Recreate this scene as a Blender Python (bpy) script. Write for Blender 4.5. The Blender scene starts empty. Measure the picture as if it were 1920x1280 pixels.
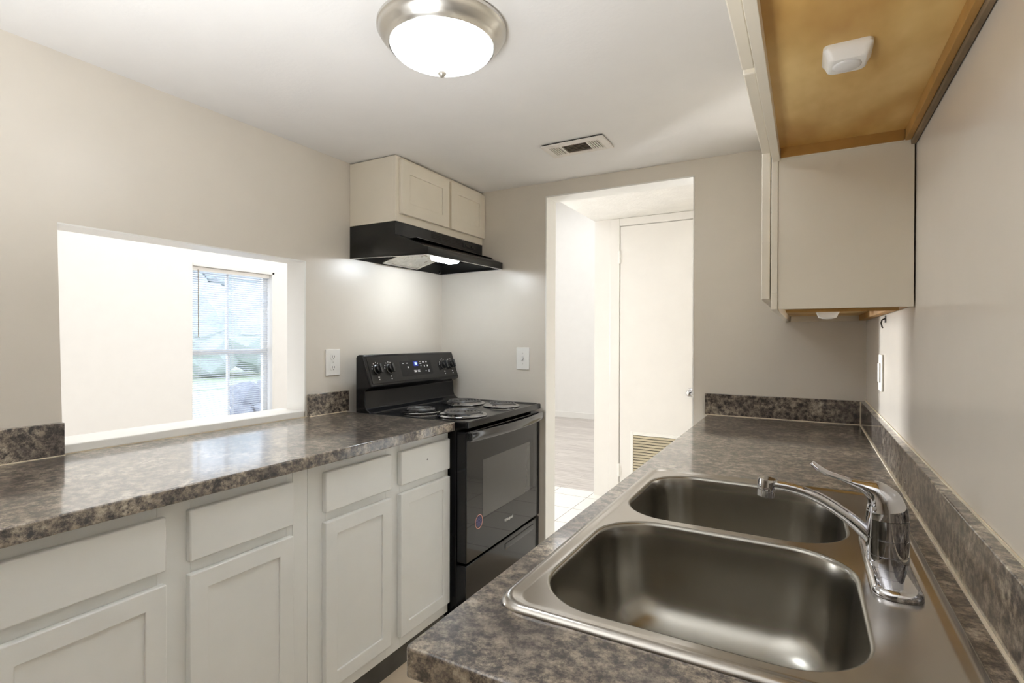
import bpy, bmesh, math, random
from mathutils import Vector, Matrix
random.seed(7)
S = bpy.context.scene
COL = S.collection
PI = math.pi

# ------------------------------------------------------------------ room dimensions (metres)
XL, XR, YB, ZK = -1.976, 0.220, 2.645, 2.134      # left wall, right wall, back wall, ceiling
YF = -4.6                                         # wall behind the camera
ZC = 0.914                                        # worktop height
HX, HY, HZ = -1.504, 4.07, 2.224                  # hall: edge of its ceiling, door wall, ceiling height
LX, LY, LZ = -5.0, 7.85, 3.6                      # living room: window wall, far wall, ceiling

# ------------------------------------------------------------------ materials
def lin(c):
    return tuple(((v/255)/12.92 if v/255 <= 0.04045 else ((v/255+0.055)/1.055)**2.4) for v in c)

def new_mat(name):
    m = bpy.data.materials.new(name); m.use_nodes = True
    nt = m.node_tree
    return m, nt, nt.nodes['Principled BSDF']

def setp(b, color=None, rough=None, metal=None, spec=None, coat=None, emis=None, estr=None, aniso=None, trans=None, ior=None):
    if color is not None: b.inputs['Base Color'].default_value = (*color, 1)
    if rough is not None: b.inputs['Roughness'].default_value = rough
    if metal is not None: b.inputs['Metallic'].default_value = metal
    if spec is not None: b.inputs['Specular IOR Level'].default_value = spec
    if coat is not None: b.inputs['Coat Weight'].default_value = coat; b.inputs['Coat Roughness'].default_value = 0.05
    if emis is not None: b.inputs['Emission Color'].default_value = (*emis, 1)
    if estr is not None: b.inputs['Emission Strength'].default_value = estr
    if aniso is not None: b.inputs['Anisotropic'].default_value = aniso
    if trans is not None: b.inputs['Transmission Weight'].default_value = trans
    if ior is not None: b.inputs['IOR'].default_value = ior

def coords(nt, scale=(1, 1, 1)):
    g = nt.nodes.new('ShaderNodeNewGeometry')
    mp = nt.nodes.new('ShaderNodeMapping'); mp.inputs['Scale'].default_value = scale
    nt.links.new(g.outputs['Position'], mp.inputs['Vector'])
    return mp.outputs['Vector']

def noise(nt, vec, scale, detail=4, rough=0.55, dist=0.0):
    n = nt.nodes.new('ShaderNodeTexNoise')
    n.inputs['Scale'].default_value = scale; n.inputs['Detail'].default_value = detail
    n.inputs['Roughness'].default_value = rough; n.inputs['Distortion'].default_value = dist
    nt.links.new(vec, n.inputs['Vector'])
    return n.outputs['Fac']

def ramp(nt, fac, stops):
    r = nt.nodes.new('ShaderNodeValToRGB')
    el = r.color_ramp.elements
    while len(el) < len(stops): el.new(0.5)
    for e, (p, c) in zip(el, stops):
        e.position = p; e.color = (*c, 1) if len(c) == 3 else c
    nt.links.new(fac, r.inputs['Fac'])
    return r.outputs['Color']

def bump(nt, b, h, strength, dist=0.002):
    n = nt.nodes.new('ShaderNodeBump')
    n.inputs['Strength'].default_value = strength; n.inputs['Distance'].default_value = dist
    nt.links.new(h, n.inputs['Height']); nt.links.new(n.outputs['Normal'], b.inputs['Normal'])

def plain(name, color, rough=0.5, var=0.04, bmp=0.0, bscale=200, **kw):
    """painted / moulded surface: a base colour with a faint procedural mottling and grain"""
    m, nt, b = new_mat(name)
    setp(b, color, rough, **kw)
    v = coords(nt)
    f = noise(nt, v, 9, 3)
    lo = tuple(c*(1-var) for c in color); hi = tuple(min(1, c*(1+var)) for c in color)
    nt.links.new(ramp(nt, f, [(0.3, lo), (0.7, hi)]), b.inputs['Base Color'])
    if bmp: bump(nt, b, noise(nt, v, bscale, 2), bmp)
    return m

def lum(name, color, strength):
    m, nt, b = new_mat(name)
    setp(b, color, 0.3, emis=color, estr=strength)
    f = noise(nt, coords(nt), 14, 3, 0.5, 1.5)
    nt.links.new(ramp(nt, f, [(0.3, tuple(c*0.93 for c in color)), (0.7, color)]), b.inputs['Emission Color'])
    return m

def metal(name, color, rough, var=0.05, streak=None, aniso=0.0):
    m, nt, b = new_mat(name)
    setp(b, color, rough, 1.0, aniso=aniso)
    f = noise(nt, coords(nt, streak or (1, 1, 1)), 30, 3)
    nt.links.new(ramp(nt, f, [(0.3, (rough*(1-var*3),)*3), (0.7, (rough*(1+var*3),)*3)]), b.inputs['Roughness'])
    return m

def laminate(name):
    """grey-brown speckled stone-look laminate"""
    m, nt, b = new_mat(name)
    setp(b, rough=0.3, spec=0.5)
    b.inputs['Coat Weight'].default_value = 1.0; b.inputs['Coat Roughness'].default_value = 0.09; b.inputs['Coat IOR'].default_value = 1.7
    v = coords(nt)
    big = noise(nt, v, 9, 4, 0.6)
    mid = noise(nt, v, 50, 10, 0.8)
    fin = noise(nt, v, 190, 4, 0.7)
    base = ramp(nt, mid, [(0.40, lin((36, 34, 35))), (0.45, lin((84, 76, 72))), (0.50, lin((130, 120, 110))), (0.55, lin((168, 158, 144))), (0.63, lin((203, 194, 177)))])
    tone = ramp(nt, big, [(0.36, lin((160, 155, 158))), (0.5, lin((212, 207, 203))), (0.62, (1.0, 0.985, 0.95))])
    mx = nt.nodes.new('ShaderNodeMix'); mx.data_type = 'RGBA'; mx.blend_type = 'MULTIPLY'
    mx.inputs['Factor'].default_value = 1.0
    nt.links.new(base, mx.inputs['A']); nt.links.new(tone, mx.inputs['B'])
    sp = ramp(nt, fin, [(0.30, (0.45, 0.43, 0.42)), (0.43, (1, 1, 1)), (0.62, (1, 1, 1)), (0.75, (1.2, 1.18, 1.14))])
    m2 = nt.nodes.new('ShaderNodeMix'); m2.data_type = 'RGBA'; m2.blend_type = 'MULTIPLY'
    m2.inputs['Factor'].default_value = 0.8
    nt.links.new(mx.outputs['Result'], m2.inputs['A']); nt.links.new(sp, m2.inputs['B'])
    nt.links.new(m2.outputs['Result'], b.inputs['Base Color'])
    return m

def plywood(name):
    m, nt, b = new_mat(name)
    setp(b, rough=0.5)
    v = coords(nt, (3.2, 1.5, 3.2))
    w = nt.nodes.new('ShaderNodeTexWave'); w.wave_type = 'RINGS'
    w.inputs['Scale'].default_value = 1.1; w.inputs['Distortion'].default_value = 6.0
    w.inputs['Detail'].default_value = 3; w.inputs['Detail Scale'].default_value = 1.2
    nt.links.new(v, w.inputs['Vector'])
    c = ramp(nt, w.outputs['Fac'], [(0.0, lin((208, 168, 98))), (0.45, lin((222, 188, 120))), (1.0, lin((230, 198, 134)))])
    f = noise(nt, v, 2.2, 4)
    d = ramp(nt, f, [(0.32, lin((222, 208, 184))), (0.6, (1, 1, 1))])
    mx = nt.nodes.new('ShaderNodeMix'); mx.data_type = 'RGBA'; mx.blend_type = 'MULTIPLY'; mx.inputs['Factor'].default_value = 1
    nt.links.new(c, mx.inputs['A']); nt.links.new(d, mx.inputs['B'])
    nt.links.new(mx.outputs['Result'], b.inputs['Base Color'])
    return m

def planks(name, c1, c2):
    m, nt, b = new_mat(name)
    setp(b, rough=0.35)
    v = coords(nt)
    br = nt.nodes.new('ShaderNodeTexBrick')
    br.inputs['Scale'].default_value = 1.0; br.inputs['Brick Width'].default_value = 1.2
    br.inputs['Row Height'].default_value = 0.15; br.inputs['Mortar Size'].default_value = 0.0015
    br.inputs['Color1'].default_value = (*c1, 1); br.inputs['Color2'].default_value = (*c2, 1)
    br.inputs['Mortar'].default_value = (*[x*0.6 for x in c1], 1)
    nt.links.new(v, br.inputs['Vector'])
    g = ramp(nt, noise(nt, coords(nt, (1.2, 14, 1)), 3, 5), [(0.3, lin((215, 212, 208))), (0.65, (1, 1, 1))])
    mx = nt.nodes.new('ShaderNodeMix'); mx.data_type = 'RGBA'; mx.blend_type = 'MULTIPLY'; mx.inputs['Factor'].default_value = 1
    nt.links.new(br.outputs['Color'], mx.inputs['A']); nt.links.new(g, mx.inputs['B'])
    nt.links.new(mx.outputs['Result'], b.inputs['Base Color'])
    return m

def tiles(name, c, grout, size):
    m, nt, b = new_mat(name)
    setp(b, rough=0.25)
    v = coords(nt)
    br = nt.nodes.new('ShaderNodeTexBrick'); br.offset = 0.0
    br.inputs['Scale'].default_value = 1.0; br.inputs['Brick Width'].default_value = size
    br.inputs['Row Height'].default_value = size; br.inputs['Mortar Size'].default_value = 0.003
    br.inputs['Color1'].default_value = (*c, 1); br.inputs['Color2'].default_value = (*[x*0.97 for x in c], 1)
    br.inputs['Mortar'].default_value = (*grout, 1)
    nt.links.new(v, br.inputs['Vector']); nt.links.new(br.outputs['Color'], b.inputs['Base Color'])
    return m

M = {}
M['wall'] = plain('wall_paint', lin((221, 214, 203)), 0.32, 0.012, 0.06, 90, spec=0.45)
M['wall_gloss'] = plain('semigloss_wall_paint', lin((221, 214, 203)), 0.2, 0.012, spec=0.5)
M['wall_white'] = plain('white_wall_paint', lin((240, 239, 236)), 0.5, 0.01, 0.05, 90)
M['ceiling'] = plain('ceiling_paint', lin((232, 230, 228)), 0.8, 0.01, 0.25, 70)
M['popcorn'] = plain('popcorn_ceiling', lin((236, 235, 231)), 0.9, 0.03, 1.0, 60)
M['trim'] = plain('white_trim', lin((238, 237, 233)), 0.35, 0.01)
M['door'] = plain('door_paint', lin((232, 230, 226)), 0.4, 0.012)
M['cab'] = plain('cabinet_paint', lin((231, 233, 232)), 0.38, 0.015, 0.03, 150)
M['cab_cream'] = plain('cream_cabinet_paint', lin((228, 220, 204)), 0.42, 0.015, 0.03, 150)
M['laminate'] = laminate('stone_laminate')
M['ply'] = plywood('plywood')
M['rawwood'] = plain('raw_wood', lin((170, 128, 66)), 0.6, 0.2)
M['edgewood'] = plain('rough_wood_edge', lin((124, 104, 78)), 0.7, 0.35)
M['caulk'] = plain('caulk', lin((226, 214, 190)), 0.5, 0.1)
M['gap'] = plain('dark_gap', (0.02, 0.018, 0.015), 0.8)
M['steel'] = metal('brushed_steel', (0.47, 0.445, 0.41), 0.21, 0.012, (1, 1, 1), 0.0)
M['steel_bowl'] = metal('shaded_bowl_steel', (0.36, 0.345, 0.31), 0.25, 0.012)  # darker than the deck: bowl shade put into the steel colour
M['chrome'] = metal('chrome', (0.62, 0.62, 0.64), 0.04, 0.0)
M['nickel'] = metal('brushed_nickel', (0.66, 0.64, 0.60), 0.33, 0.05)
M['black'] = plain('black_enamel', (0.010, 0.010, 0.011), 0.13, 0.02, spec=0.32)
M['blackglass'] = plain('black_glass', (0.008, 0.008, 0.009), 0.03, 0.02, spec=0.36)
M['ovenwin'] = plain('oven_window_glass', (0.05, 0.05, 0.049), 0.02, 0.02, spec=0.6)
M['blackmatte'] = plain('black_satin', (0.014, 0.014, 0.013), 0.34, 0.05, spec=0.4)
M['panelblack'] = plain('panel_black', (0.02, 0.019, 0.018), 0.10, 0.03, spec=0.4)
M['knob'] = plain('knob_black', (0.012, 0.012, 0.012), 0.25, 0.03, spec=0.6)
M['coil'] = plain('coil_element', (0.07, 0.066, 0.062), 0.32, 0.2, spec=0.8)
M['mark'] = plain('printed_marks', lin((205, 205, 205)), 0.5)
M['handle'] = plain('handle_dark', (0.02, 0.021, 0.024), 0.10, 0.02, spec=0.9)
M['dome'] = lum('lamp_glass', (0.93, 0.97, 1.0), 11.5)
M['lens'] = lum('hood_lens', (0.86, 0.93, 1.0), 44.0)
M['digits'] = lum('display_digits', (0.25, 0.42, 1.0), 4.0)
M['display'] = plain('display_blue', (0.01, 0.02, 0.22), 0.2)
M['alu'] = metal('filter_mesh', (0.62, 0.60, 0.55), 0.45, 0.3)
M['plastic'] = plain('white_plastic', lin((240, 238, 233)), 0.35, 0.01)
M['frost'] = plain('frosted_plastic', lin((222, 220, 217)), 0.3, 0.02)
M['slot'] = plain('slot_dark', (0.05, 0.045, 0.04), 0.6)
M['vent'] = plain('vent_paint', lin((226, 220, 212)), 0.5, 0.05)
M['vent_taupe'] = plain('taupe_louver', lin((150, 138, 122)), 0.7, 0.15)  # taupe, darker than the vent frame
M['louver'] = plain('louver_tan', lin((196, 186, 160)), 0.6, 0.12)
M['slat'] = plain('blind_slat', lin((226, 228, 232)), 0.5, 0.01)
M['toe'] = plain('toe_vinyl', lin((70, 68, 64)), 0.5, 0.3)
M['vinyl'] = plain('kitchen_vinyl', lin((206, 190, 168)), 0.45, 0.06)
M['tile'] = tiles('white_tile', lin((238, 236, 230)), lin((150, 146, 140)), 0.305)
M['wood'] = planks('pale_planks', lin((206, 199, 194)), lin((220, 214, 208)))
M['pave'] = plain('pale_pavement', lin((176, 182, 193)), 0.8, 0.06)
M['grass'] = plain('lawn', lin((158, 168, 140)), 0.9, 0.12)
M['leaf'] = plain('foliage', lin((176, 186, 188)), 0.8, 0.08)  # paled, with distance haze put into the leaf colour
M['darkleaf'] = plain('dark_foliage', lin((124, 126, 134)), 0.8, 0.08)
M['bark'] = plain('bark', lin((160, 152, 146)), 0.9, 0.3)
M['red'] = plain('sticker_ring', lin((214, 150, 140)), 0.4)
M['indigo'] = plain('sticker_stripe', lin((96, 90, 150)), 0.4)
# blind slats let some daylight through
snt = M['slat'].node_tree; sb = snt.nodes['Principled BSDF']
stl = snt.nodes.new('ShaderNodeBsdfTranslucent'); stl.inputs['Color'].default_value = (0.85, 0.87, 0.9, 1)
smx = snt.nodes.new('ShaderNodeMixShader'); smx.inputs[0].default_value = 0.5
snt.links.new(sb.outputs[0], smx.inputs[1]); snt.links.new(stl.outputs[0], smx.inputs[2])
snt.links.new(smx.outputs[0], snt.nodes['Material Output'].inputs['Surface'])
# window pane
gm, gnt, gb = new_mat('window_glass')
gnt.nodes.remove(gb)
tr = gnt.nodes.new('ShaderNodeBsdfTransparent'); gl = gnt.nodes.new('ShaderNodeBsdfGlossy'); gl.inputs['Roughness'].default_value = 0.02
mxs = gnt.nodes.new('ShaderNodeMixShader'); mxs.inputs[0].default_value = 0.06
gnt.links.new(tr.outputs[0], mxs.inputs[1]); gnt.links.new(gl.outputs[0], mxs.inputs[2])
gnt.links.new(mxs.outputs[0], gnt.nodes['Material Output'].inputs['Surface'])
M['pane'] = gm

# ------------------------------------------------------------------ object helpers
def root_offset(p):
    v = Vector((0, 0, 0))
    while p is not None:
        v += p.location; p = p.parent
    return v

class MB:
    def __init__(self): self.bm = bmesh.new(); self.mi = 0
    def faces(self, vs, fs):
        v = [self.bm.verts.new(p) for p in vs]
        for f in fs:
            try: self.bm.faces.new([v[i] for i in f]).material_index = self.mi
            except ValueError: pass
        return self
    def box(self, x0, x1, y0, y1, z0, z1):
        return self.faces([(x, y, z) for x in (x0, x1) for y in (y0, y1) for z in (z0, z1)],
                          [(0, 1, 3, 2), (4, 6, 7, 5), (0, 4, 5, 1), (2, 3, 7, 6), (0, 2, 6, 4), (1, 5, 7, 3)])
    def quad(self, *p): return self.faces(p, [tuple(range(len(p)))])
    def prism(self, prof, axis, a0, a1):
        n = len(prof)
        def put(p, a):
            return {'x': (a, p[0], p[1]), 'y': (p[0], a, p[1]), 'z': (p[0], p[1], a)}[axis]
        vs = [put(p, a0) for p in prof] + [put(p, a1) for p in prof]
        fs = [tuple(range(n)), tuple(range(2*n-1, n-1, -1))]
        fs += [(i, (i+1) % n, n+(i+1) % n, n+i) for i in range(n)]
        return self.faces(vs, fs)
    def loft(self, loops, cap0=True, cap1=True, closed=True):
        n = len(loops[0]); vs = [p for l in loops for p in l]; fs = []
        for k in range(len(loops)-1):
            for i in range(n if closed else n-1):
                a, b_ = k*n+i, k*n+(i+1) % n
                fs.append((a, b_, b_+n, a+n))
        if cap0: fs.append(tuple(range(n-1, -1, -1)))
        if cap1: fs.append(tuple(range((len(loops)-1)*n, len(loops)*n)))
        return self.faces(vs, fs)
    def lathe(self, prof, c=(0, 0, 0), axis=(0, 0, 1), seg=40, cap0=True, cap1=True):
        q = Vector((0, 0, 1)).rotation_difference(Vector(axis).normalized())
        loops = []
        for r, h in prof:
            loops.append([tuple(Vector(c) + q @ Vector((max(r, 1e-4)*math.cos(2*PI*i/seg), max(r, 1e-4)*math.sin(2*PI*i/seg), h))) for i in range(seg)])
        return self.loft(loops, cap0, cap1)
    def tube(self, pts, rad, seg=12, flat=None, up=(0, 0, 1)):
        """sweep; rad per point, flat = (side, up) scale per point"""
        pts = [Vector(p) for p in pts]; loops = []
        for i, p in enumerate(pts):
            t = (pts[min(i+1, len(pts)-1)] - pts[max(i-1, 0)]).normalized()
            s = t.cross(Vector(up))
            if s.length < 1e-4: s = t.cross(Vector((1, 0, 0)))
            s.normalize(); u = s.cross(t).normalized()
            r = rad[i] if isinstance(rad, (list, tuple)) else rad
            fs, fu = flat[i] if flat else (1, 1)
            loops.append([tuple(p + s*(r*fs*math.cos(2*PI*k/seg)) + u*(r*fu*math.sin(2*PI*k/seg))) for k in range(seg)])
        return self.loft(loops)
    def build(self, name, mat, parent=None, bevel=0, seg=2, smooth=35, local=False, solid=0):
        me = bpy.data.meshes.new(name)
        bmesh.ops.recalc_face_normals(self.bm, faces=self.bm.faces)
        if parent is not None and not local:
            bmesh.ops.translate(self.bm, verts=self.bm.verts, vec=-root_offset(parent))
        loc = None
        if parent is None:                              # a thing that is one mesh: origin at its base
            xs = [v.co for v in self.bm.verts]
            loc = Vector(((min(v.x for v in xs)+max(v.x for v in xs))/2, (min(v.y for v in xs)+max(v.y for v in xs))/2, min(v.z for v in xs)))
            bmesh.ops.translate(self.bm, verts=self.bm.verts, vec=-loc)
        self.bm.to_mesh(me); self.bm.free()
        for k_ in (mat if isinstance(mat, tuple) else (mat,)): me.materials.append(M[k_])
        if smooth:
            for p in me.polygons: p.use_smooth = True
            me.set_sharp_from_angle(angle=math.radians(smooth))
        o = bpy.data.objects.new(name, me); COL.objects.link(o)
        if loc is not None: o.location = loc
        if parent is not None: o.parent = parent
        if solid:
            md = o.modifiers.new('thickness', 'SOLIDIFY'); md.thickness = solid; md.offset = -1
        if bevel:
            md = o.modifiers.new('bevel', 'BEVEL'); md.width = bevel; md.segments = seg
            md.limit_method = 'ANGLE'; md.angle_limit = math.radians(35); md.harden_normals = False
        return o

def B(*a): return MB().box(*a)

def tag(o, label, cat, group=None):
    o['label'] = label; o['category'] = cat
    if group: o['group'] = group
    return o
def thing(name, label, cat, loc, group=None, rz=0):
    o = bpy.data.objects.new(name, None); COL.objects.link(o)
    o.location = loc; o.rotation_euler = (0, 0, rz); o.empty_display_size = 0.05
    return tag(o, label, cat, group)
def struct(o):
    o['kind'] = 'structure'; return o
def copy_thing(o, loc):
    r = o.copy(); COL.objects.link(r); r.location = loc
    for ch in list(o.children):
        c = ch.copy(); COL.objects.link(c); c.parent = r
        for g in list(ch.children):
            d = g.copy(); COL.objects.link(d); d.parent = c
    return r

def rrect(x0, x1, y0, y1, r, z, n=10):
    """rounded rectangle loop, 4*(n+1) points"""
    out = []
    r = max(0.0005, min(r, (x1-x0)/2-1e-4, (y1-y0)/2-1e-4))
    for cx, cy, a0 in ((x1-r, y1-r, 0), (x0+r, y1-r, PI/2), (x0+r, y0+r, PI), (x1-r, y0+r, 3*PI/2)):
        for k in range(n+1):
            a = a0 + (PI/2)*k/n
            out.append((cx+r*math.cos(a), cy+r*math.sin(a), z))
    return out

# ================================================================== THE SETTING
# wall_left with the pass-through opening (its near jamb is slightly out of plumb)
OY0T, OY0B, OY1, OZ0, OZ1 = 0.720, 0.733, 1.622, 0.914, 1.618
w = MB()
xa, xb = XL-0.115, XL
w.prism([(YF, 0), (OY0B, 0), (OY0B, OZ0), (OY0T, OZ1), (OY0T, ZK+0.1), (YF, ZK+0.1)], 'x', xa, xb)
w.box(xa, xb, OY1, YB+0.115, 0, ZK+0.1)
w.box(xa, xb, OY0B, OY1, 0, OZ0)
w.box(xa, xb, OY0T, OY1, OZ1, ZK+0.1)
struct(w.build('wall_left', 'wall', smooth=0))
# upper living-room side of that wall
struct(B(xa, xb, YF, YB+0.115, ZK+0.1, LZ).build('wall_left_upper', 'wall_white', smooth=0))
struct(B(XR, XR+0.12, YF, HY+0.2, 0, HZ+0.15).build('wall_right', 'wall_gloss', smooth=0))
DX0, DX1, DZ = -1.262, -0.474, 2.056
w = MB()
w.box(XL, DX0, YB, YB+0.115, 0, ZK+0.1); w.box(DX1, XR, YB, YB+0.115, 0, ZK+0.1); w.box(DX0, DX1, YB, YB+0.115, DZ, ZK+0.1)
struct(w.build('wall_back', 'wall', smooth=0))
# white painted lining of the doorway
w = MB(); w.box(DX0-0.002, DX0+0.004, YB-0.004, YB+0.118, 0, DZ); w.box(DX1-0.004, DX1+0.002, YB-0.004, YB+0.118, 0, DZ)
w.box(DX0-0.002, DX1+0.002, YB-0.004, YB+0.118, DZ-0.005, DZ+0.002)
struct(w.build('trim_1', 'trim', smooth=0))
# white painted lining of the pass-through and its sill board
w = MB(); w.box(xa-0.002, xb+0.001, OY1-0.004, OY1+0.002, 0.94, OZ1); w.box(xa-0.002, xb+0.001, OY0T, OY1, OZ1-0.004, OZ1+0.001)
struct(w.build('trim_2', 'trim', smooth=0))
struct(B(XL-0.165, XL+0.002, OY0B+0.001, OY1-0.004, 0.915, 0.943).build('trim_3', 'trim', bevel=0.003))
struct(B(XL-0.115, XR+0.1, YF-0.1, YB+0.115, ZK, ZK+0.08).build('ceiling', 'ceiling', smooth=0))
struct(B(XL-0.115, XR+0.12, YF-0.1, YB+0.03, -0.05, 0).build('floor', 'vinyl', smooth=0))
# wall behind the camera
struct(B(XL-0.115, XR+0.12, YF-0.12, YF, 0, ZK+0.1).build('wall_front', 'wall', smooth=0))
# hall beyond the doorway
struct(B(HX, XR, YB+0.115, HY+0.12, HZ, HZ+0.1).build('ceiling_hall', 'popcorn', smooth=0))
struct(B(XL-0.115, XR, YB+0.03, HY+0.075, -0.05, 0.0).build('floor_hall', 'tile', smooth=0))
CX0, CX1, LEAF0, LEAF1, DTOP = -1.371, -0.60, -1.287, -0.685, 2.158
w = MB(); w.box(HX, LEAF0-0.004, HY, HY+0.12, 0, HZ); w.box(LEAF1+0.004, XR, HY, HY+0.12, 0, HZ); w.box(LEAF0-0.004, LEAF1+0.004, HY, HY+0.12, DTOP+0.004, HZ)
struct(w.build('wall_hall', 'door', smooth=0))
# casing round the hall door
w = MB(); w.box(CX0, LEAF0-0.006, HY-0.012, HY+0.001, 0, HZ-0.002); w.box(LEAF1+0.006, CX1, HY-0.012, HY+0.001, 0, HZ-0.002)
w.box(LEAF0-0.006, LEAF1+0.006, HY-0.012, HY+0.001, DTOP+0.005, HZ-0.002)
struct(w.build('trim_4', 'door', bevel=0.003))
# hall door leaf
d1 = struct(B(LEAF0, LEAF1, HY-0.008, HY+0.03, 0.012, DTOP).build('door_1', 'door', bevel=0.002))
for z in (1.915, 0.233):
    h = MB(); h.lathe([(0.008, -0.05), (0.008, 0.05)], (LEAF0-0.004, HY-0.016, z), seg=14)
    h.box(LEAF0-0.02, LEAF0+0.012, HY-0.0145, HY-0.0125, z-0.045, z+0.045)
    h.build('hinge', 'trim', d1)
g = MB(); gx0, gx1, gz0, gz1 = -1.200, -0.760, 0.085, 0.545
for a in ((gx0, gx0+0.024, gz0, gz1), (gx1-0.024, gx1, gz0, gz1), (gx0+0.024, gx1-0.024, gz0, gz0+0.024), (gx0+0.024, gx1-0.024, gz1-0.024, gz1)):
    g.box(a[0], a[1], HY-0.020, HY-0.008, a[2], a[3])
gr = g.build('louver_grille', 'trim', d1, bevel=0.002)
gr['label'] = 'white framed louver grille low in the door'
B(gx0+0.02, gx1-0.02, HY-0.0095, HY-0.0075, gz0+0.02, gz1-0.02).build('backing', 'slot', gr)
g = MB(); z = gz0+0.03
while z < gz1-0.03:
    g.prism([(HY-0.0185, z), (HY-0.0175, z-0.0008), (HY-0.0096, z+0.0135), (HY-0.0106, z+0.0145)], 'x', gx0+0.022, gx1-0.022); z += 0.0215
g.build('louver_slats', 'louver', gr)
k = MB(); k.lathe([(0.032, 0), (0.032, 0.006), (0.012, 0.010), (0.011, 0.028), (0.024, 0.036), (0.027, 0.048), (0.020, 0.060), (0.004, 0.064)], (-0.745, HY-0.008, 0.872), (0, -1, 0), 24)
k.build('door_knob', 'chrome', d1)
# living room / dining side
WY0, WY1, WZ0, WZ1 = 2.839, 3.675, 0.42, 1.945
w = MB(); w.box(LX-0.14, LX, YF, WY0, 0, LZ); w.box(LX-0.14, LX, WY1, LY+0.1, 0, LZ)
w.box(LX-0.14, LX, WY0, WY1, 0, WZ0); w.box(LX-0.14, LX, WY0, WY1, WZ1, LZ)
struct(w.build('wall_window', 'wall_white', smooth=0))
struct(B(LX-0.14, XR+0.12, LY, LY+0.12, 0, LZ).build('wall_far', 'wall_white', smooth=0))
struct(B(LX-0.14, XL-0.115, YF-0.12, YF, 0, LZ).build('wall_near', 'wall_white', smooth=0))
struct(B(XR, XR+0.12, HY+0.2, LY, 0, LZ).build('wall_living_right', 'wall_white', smooth=0))
struct(B(LX-0.14, XR+0.12, YF-0.12, LY+0.12, LZ, LZ+0.1).build('ceiling_living', 'ceiling', smooth=0))
w = MB(); w.box(LX-0.14, XL-0.115, YF-0.1, LY+0.1, -0.05, 0.0); w.box(XL-0.115, XR+0.12, HY+0.075, LY+0.1, -0.05, 0.0)
struct(w.build('floor_living', 'wood', smooth=0))
struct(B(LX, XR, LY-0.014, LY, 0, 0.095).build('baseboard_far', 'trim', bevel=0.004))
# hall upper wall over the opening (living side)
struct(B(HX, XR, HY, HY+0.12, HZ+0.1, LZ).build('wall_hall_upper', 'wall_white', smooth=0))
struct(B(HX-0.1, XR, YB+0.115, YB+0.2, HZ+0.1, LZ).build('wall_back_upper', 'wall_white', smooth=0))

# living-room window: frame, meeting rail, muntins, panes
fx0, fx1 = LX-0.125, LX-0.085
w = MB()
w.box(fx0, fx1, WY0, WY0+0.035, WZ0, WZ1); w.box(fx0, fx1, WY1-0.045, WY1, WZ0, WZ1)
w.box(fx0, fx1, WY0, WY1, WZ0, WZ0+0.04); w.box(fx0, fx1, WY0, WY1, WZ1-0.04, WZ1)
win = struct(w.build('window_1', 'trim', bevel=0.003))
ZM = 1.125
B(fx0-0.004, fx1+0.012, WY0+0.03, WY1-0.04, ZM-0.022, ZM+0.026).build('meeting_rail', 'trim', win, bevel=0.002)
YM = (WY0+WY1)/2-0.02
B(fx0+0.006, fx1-0.006, YM-0.011, YM+0.011, ZM+0.02, WZ1-0.03).build('muntin', 'trim', win)
B(fx0+0.006, fx1-0.006, YM-0.011+0.012, YM+0.011+0.012, WZ0+0.03, ZM-0.02).build('muntin', 'trim', win)
B(fx0+0.016, fx0+0.019, WY0+0.03, WY1-0.04, ZM, WZ1-0.03).build('pane', 'pane', win)
B(fx0+0.022, fx0+0.025, WY0+0.03, WY1-0.04, WZ0+0.03, ZM).build('pane', 'pane', win)
w = MB(); w.box(LX, LX+0.012, WY1-0.004, WY1+0.022, WZ0-0.04, WZ1+0.025); w.box(LX, LX+0.012, WY0, WY1+0.022, WZ1, WZ1+0.03)
struct(w.build('trim_5', 'trim', bevel=0.002))
struct(B(LX-0.085, LX+0.03, WY0-0.01, WY1+0.03, WZ0-0.02, WZ0).build('trim_6', 'trim', bevel=0.003))
# blind in front of the sash
bx = LX-0.045
bl = thing('window_blind', 'white horizontal slat blind hanging in the living room window', 'window blind', (bx, (WY0+WY1)/2, WZ0))
B(bx-0.02, bx+0.02, WY0+0.004, WY1-0.012, WZ1-0.04, WZ1-0.003).build('headrail', 'plastic', bl, bevel=0.002)
s = MB(); z = WZ0+0.05
while z < WZ1-0.05:
    n = 4
    prof = [(bx-0.0125+0.025*i/n, z+0.0024*(1-(2*i/n-1)**2)+0.0035*(2*i/n-1)) for i in range(n+1)]
    prof += [(p[0], p[1]-0.0007) for p in reversed(prof)]
    s.prism(prof, 'y', WY0+0.008, WY1-0.016); z += 0.0215
s.build('slats', 'slat', bl, smooth=0)
for y in (WY0+0.09, (WY0+WY1)/2, WY1-0.1):
    c = MB(); c.box(bx-0.0145, bx-0.0137, y-0.001, y+0.001, WZ0+0.03, WZ1-0.04); c.box(bx+0.0137, bx+0.0145, y-0.001, y+0.001, WZ0+0.03, WZ1-0.04)
    c.build('ladder_cord', 'plastic', bl)
B(bx-0.011, bx+0.011, WY0+0.008, WY1-0.016, WZ0+0.018, WZ0+0.032).build('bottom_rail', 'plastic', bl, bevel=0.002)
MB().tube([(bx+0.026, WY0+0.062, WZ1-0.03), (bx+0.026, WY0+0.064, 1.28)], 0.0035, 8).build('tilt_wand', 'vent_taupe', bl)

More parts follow.
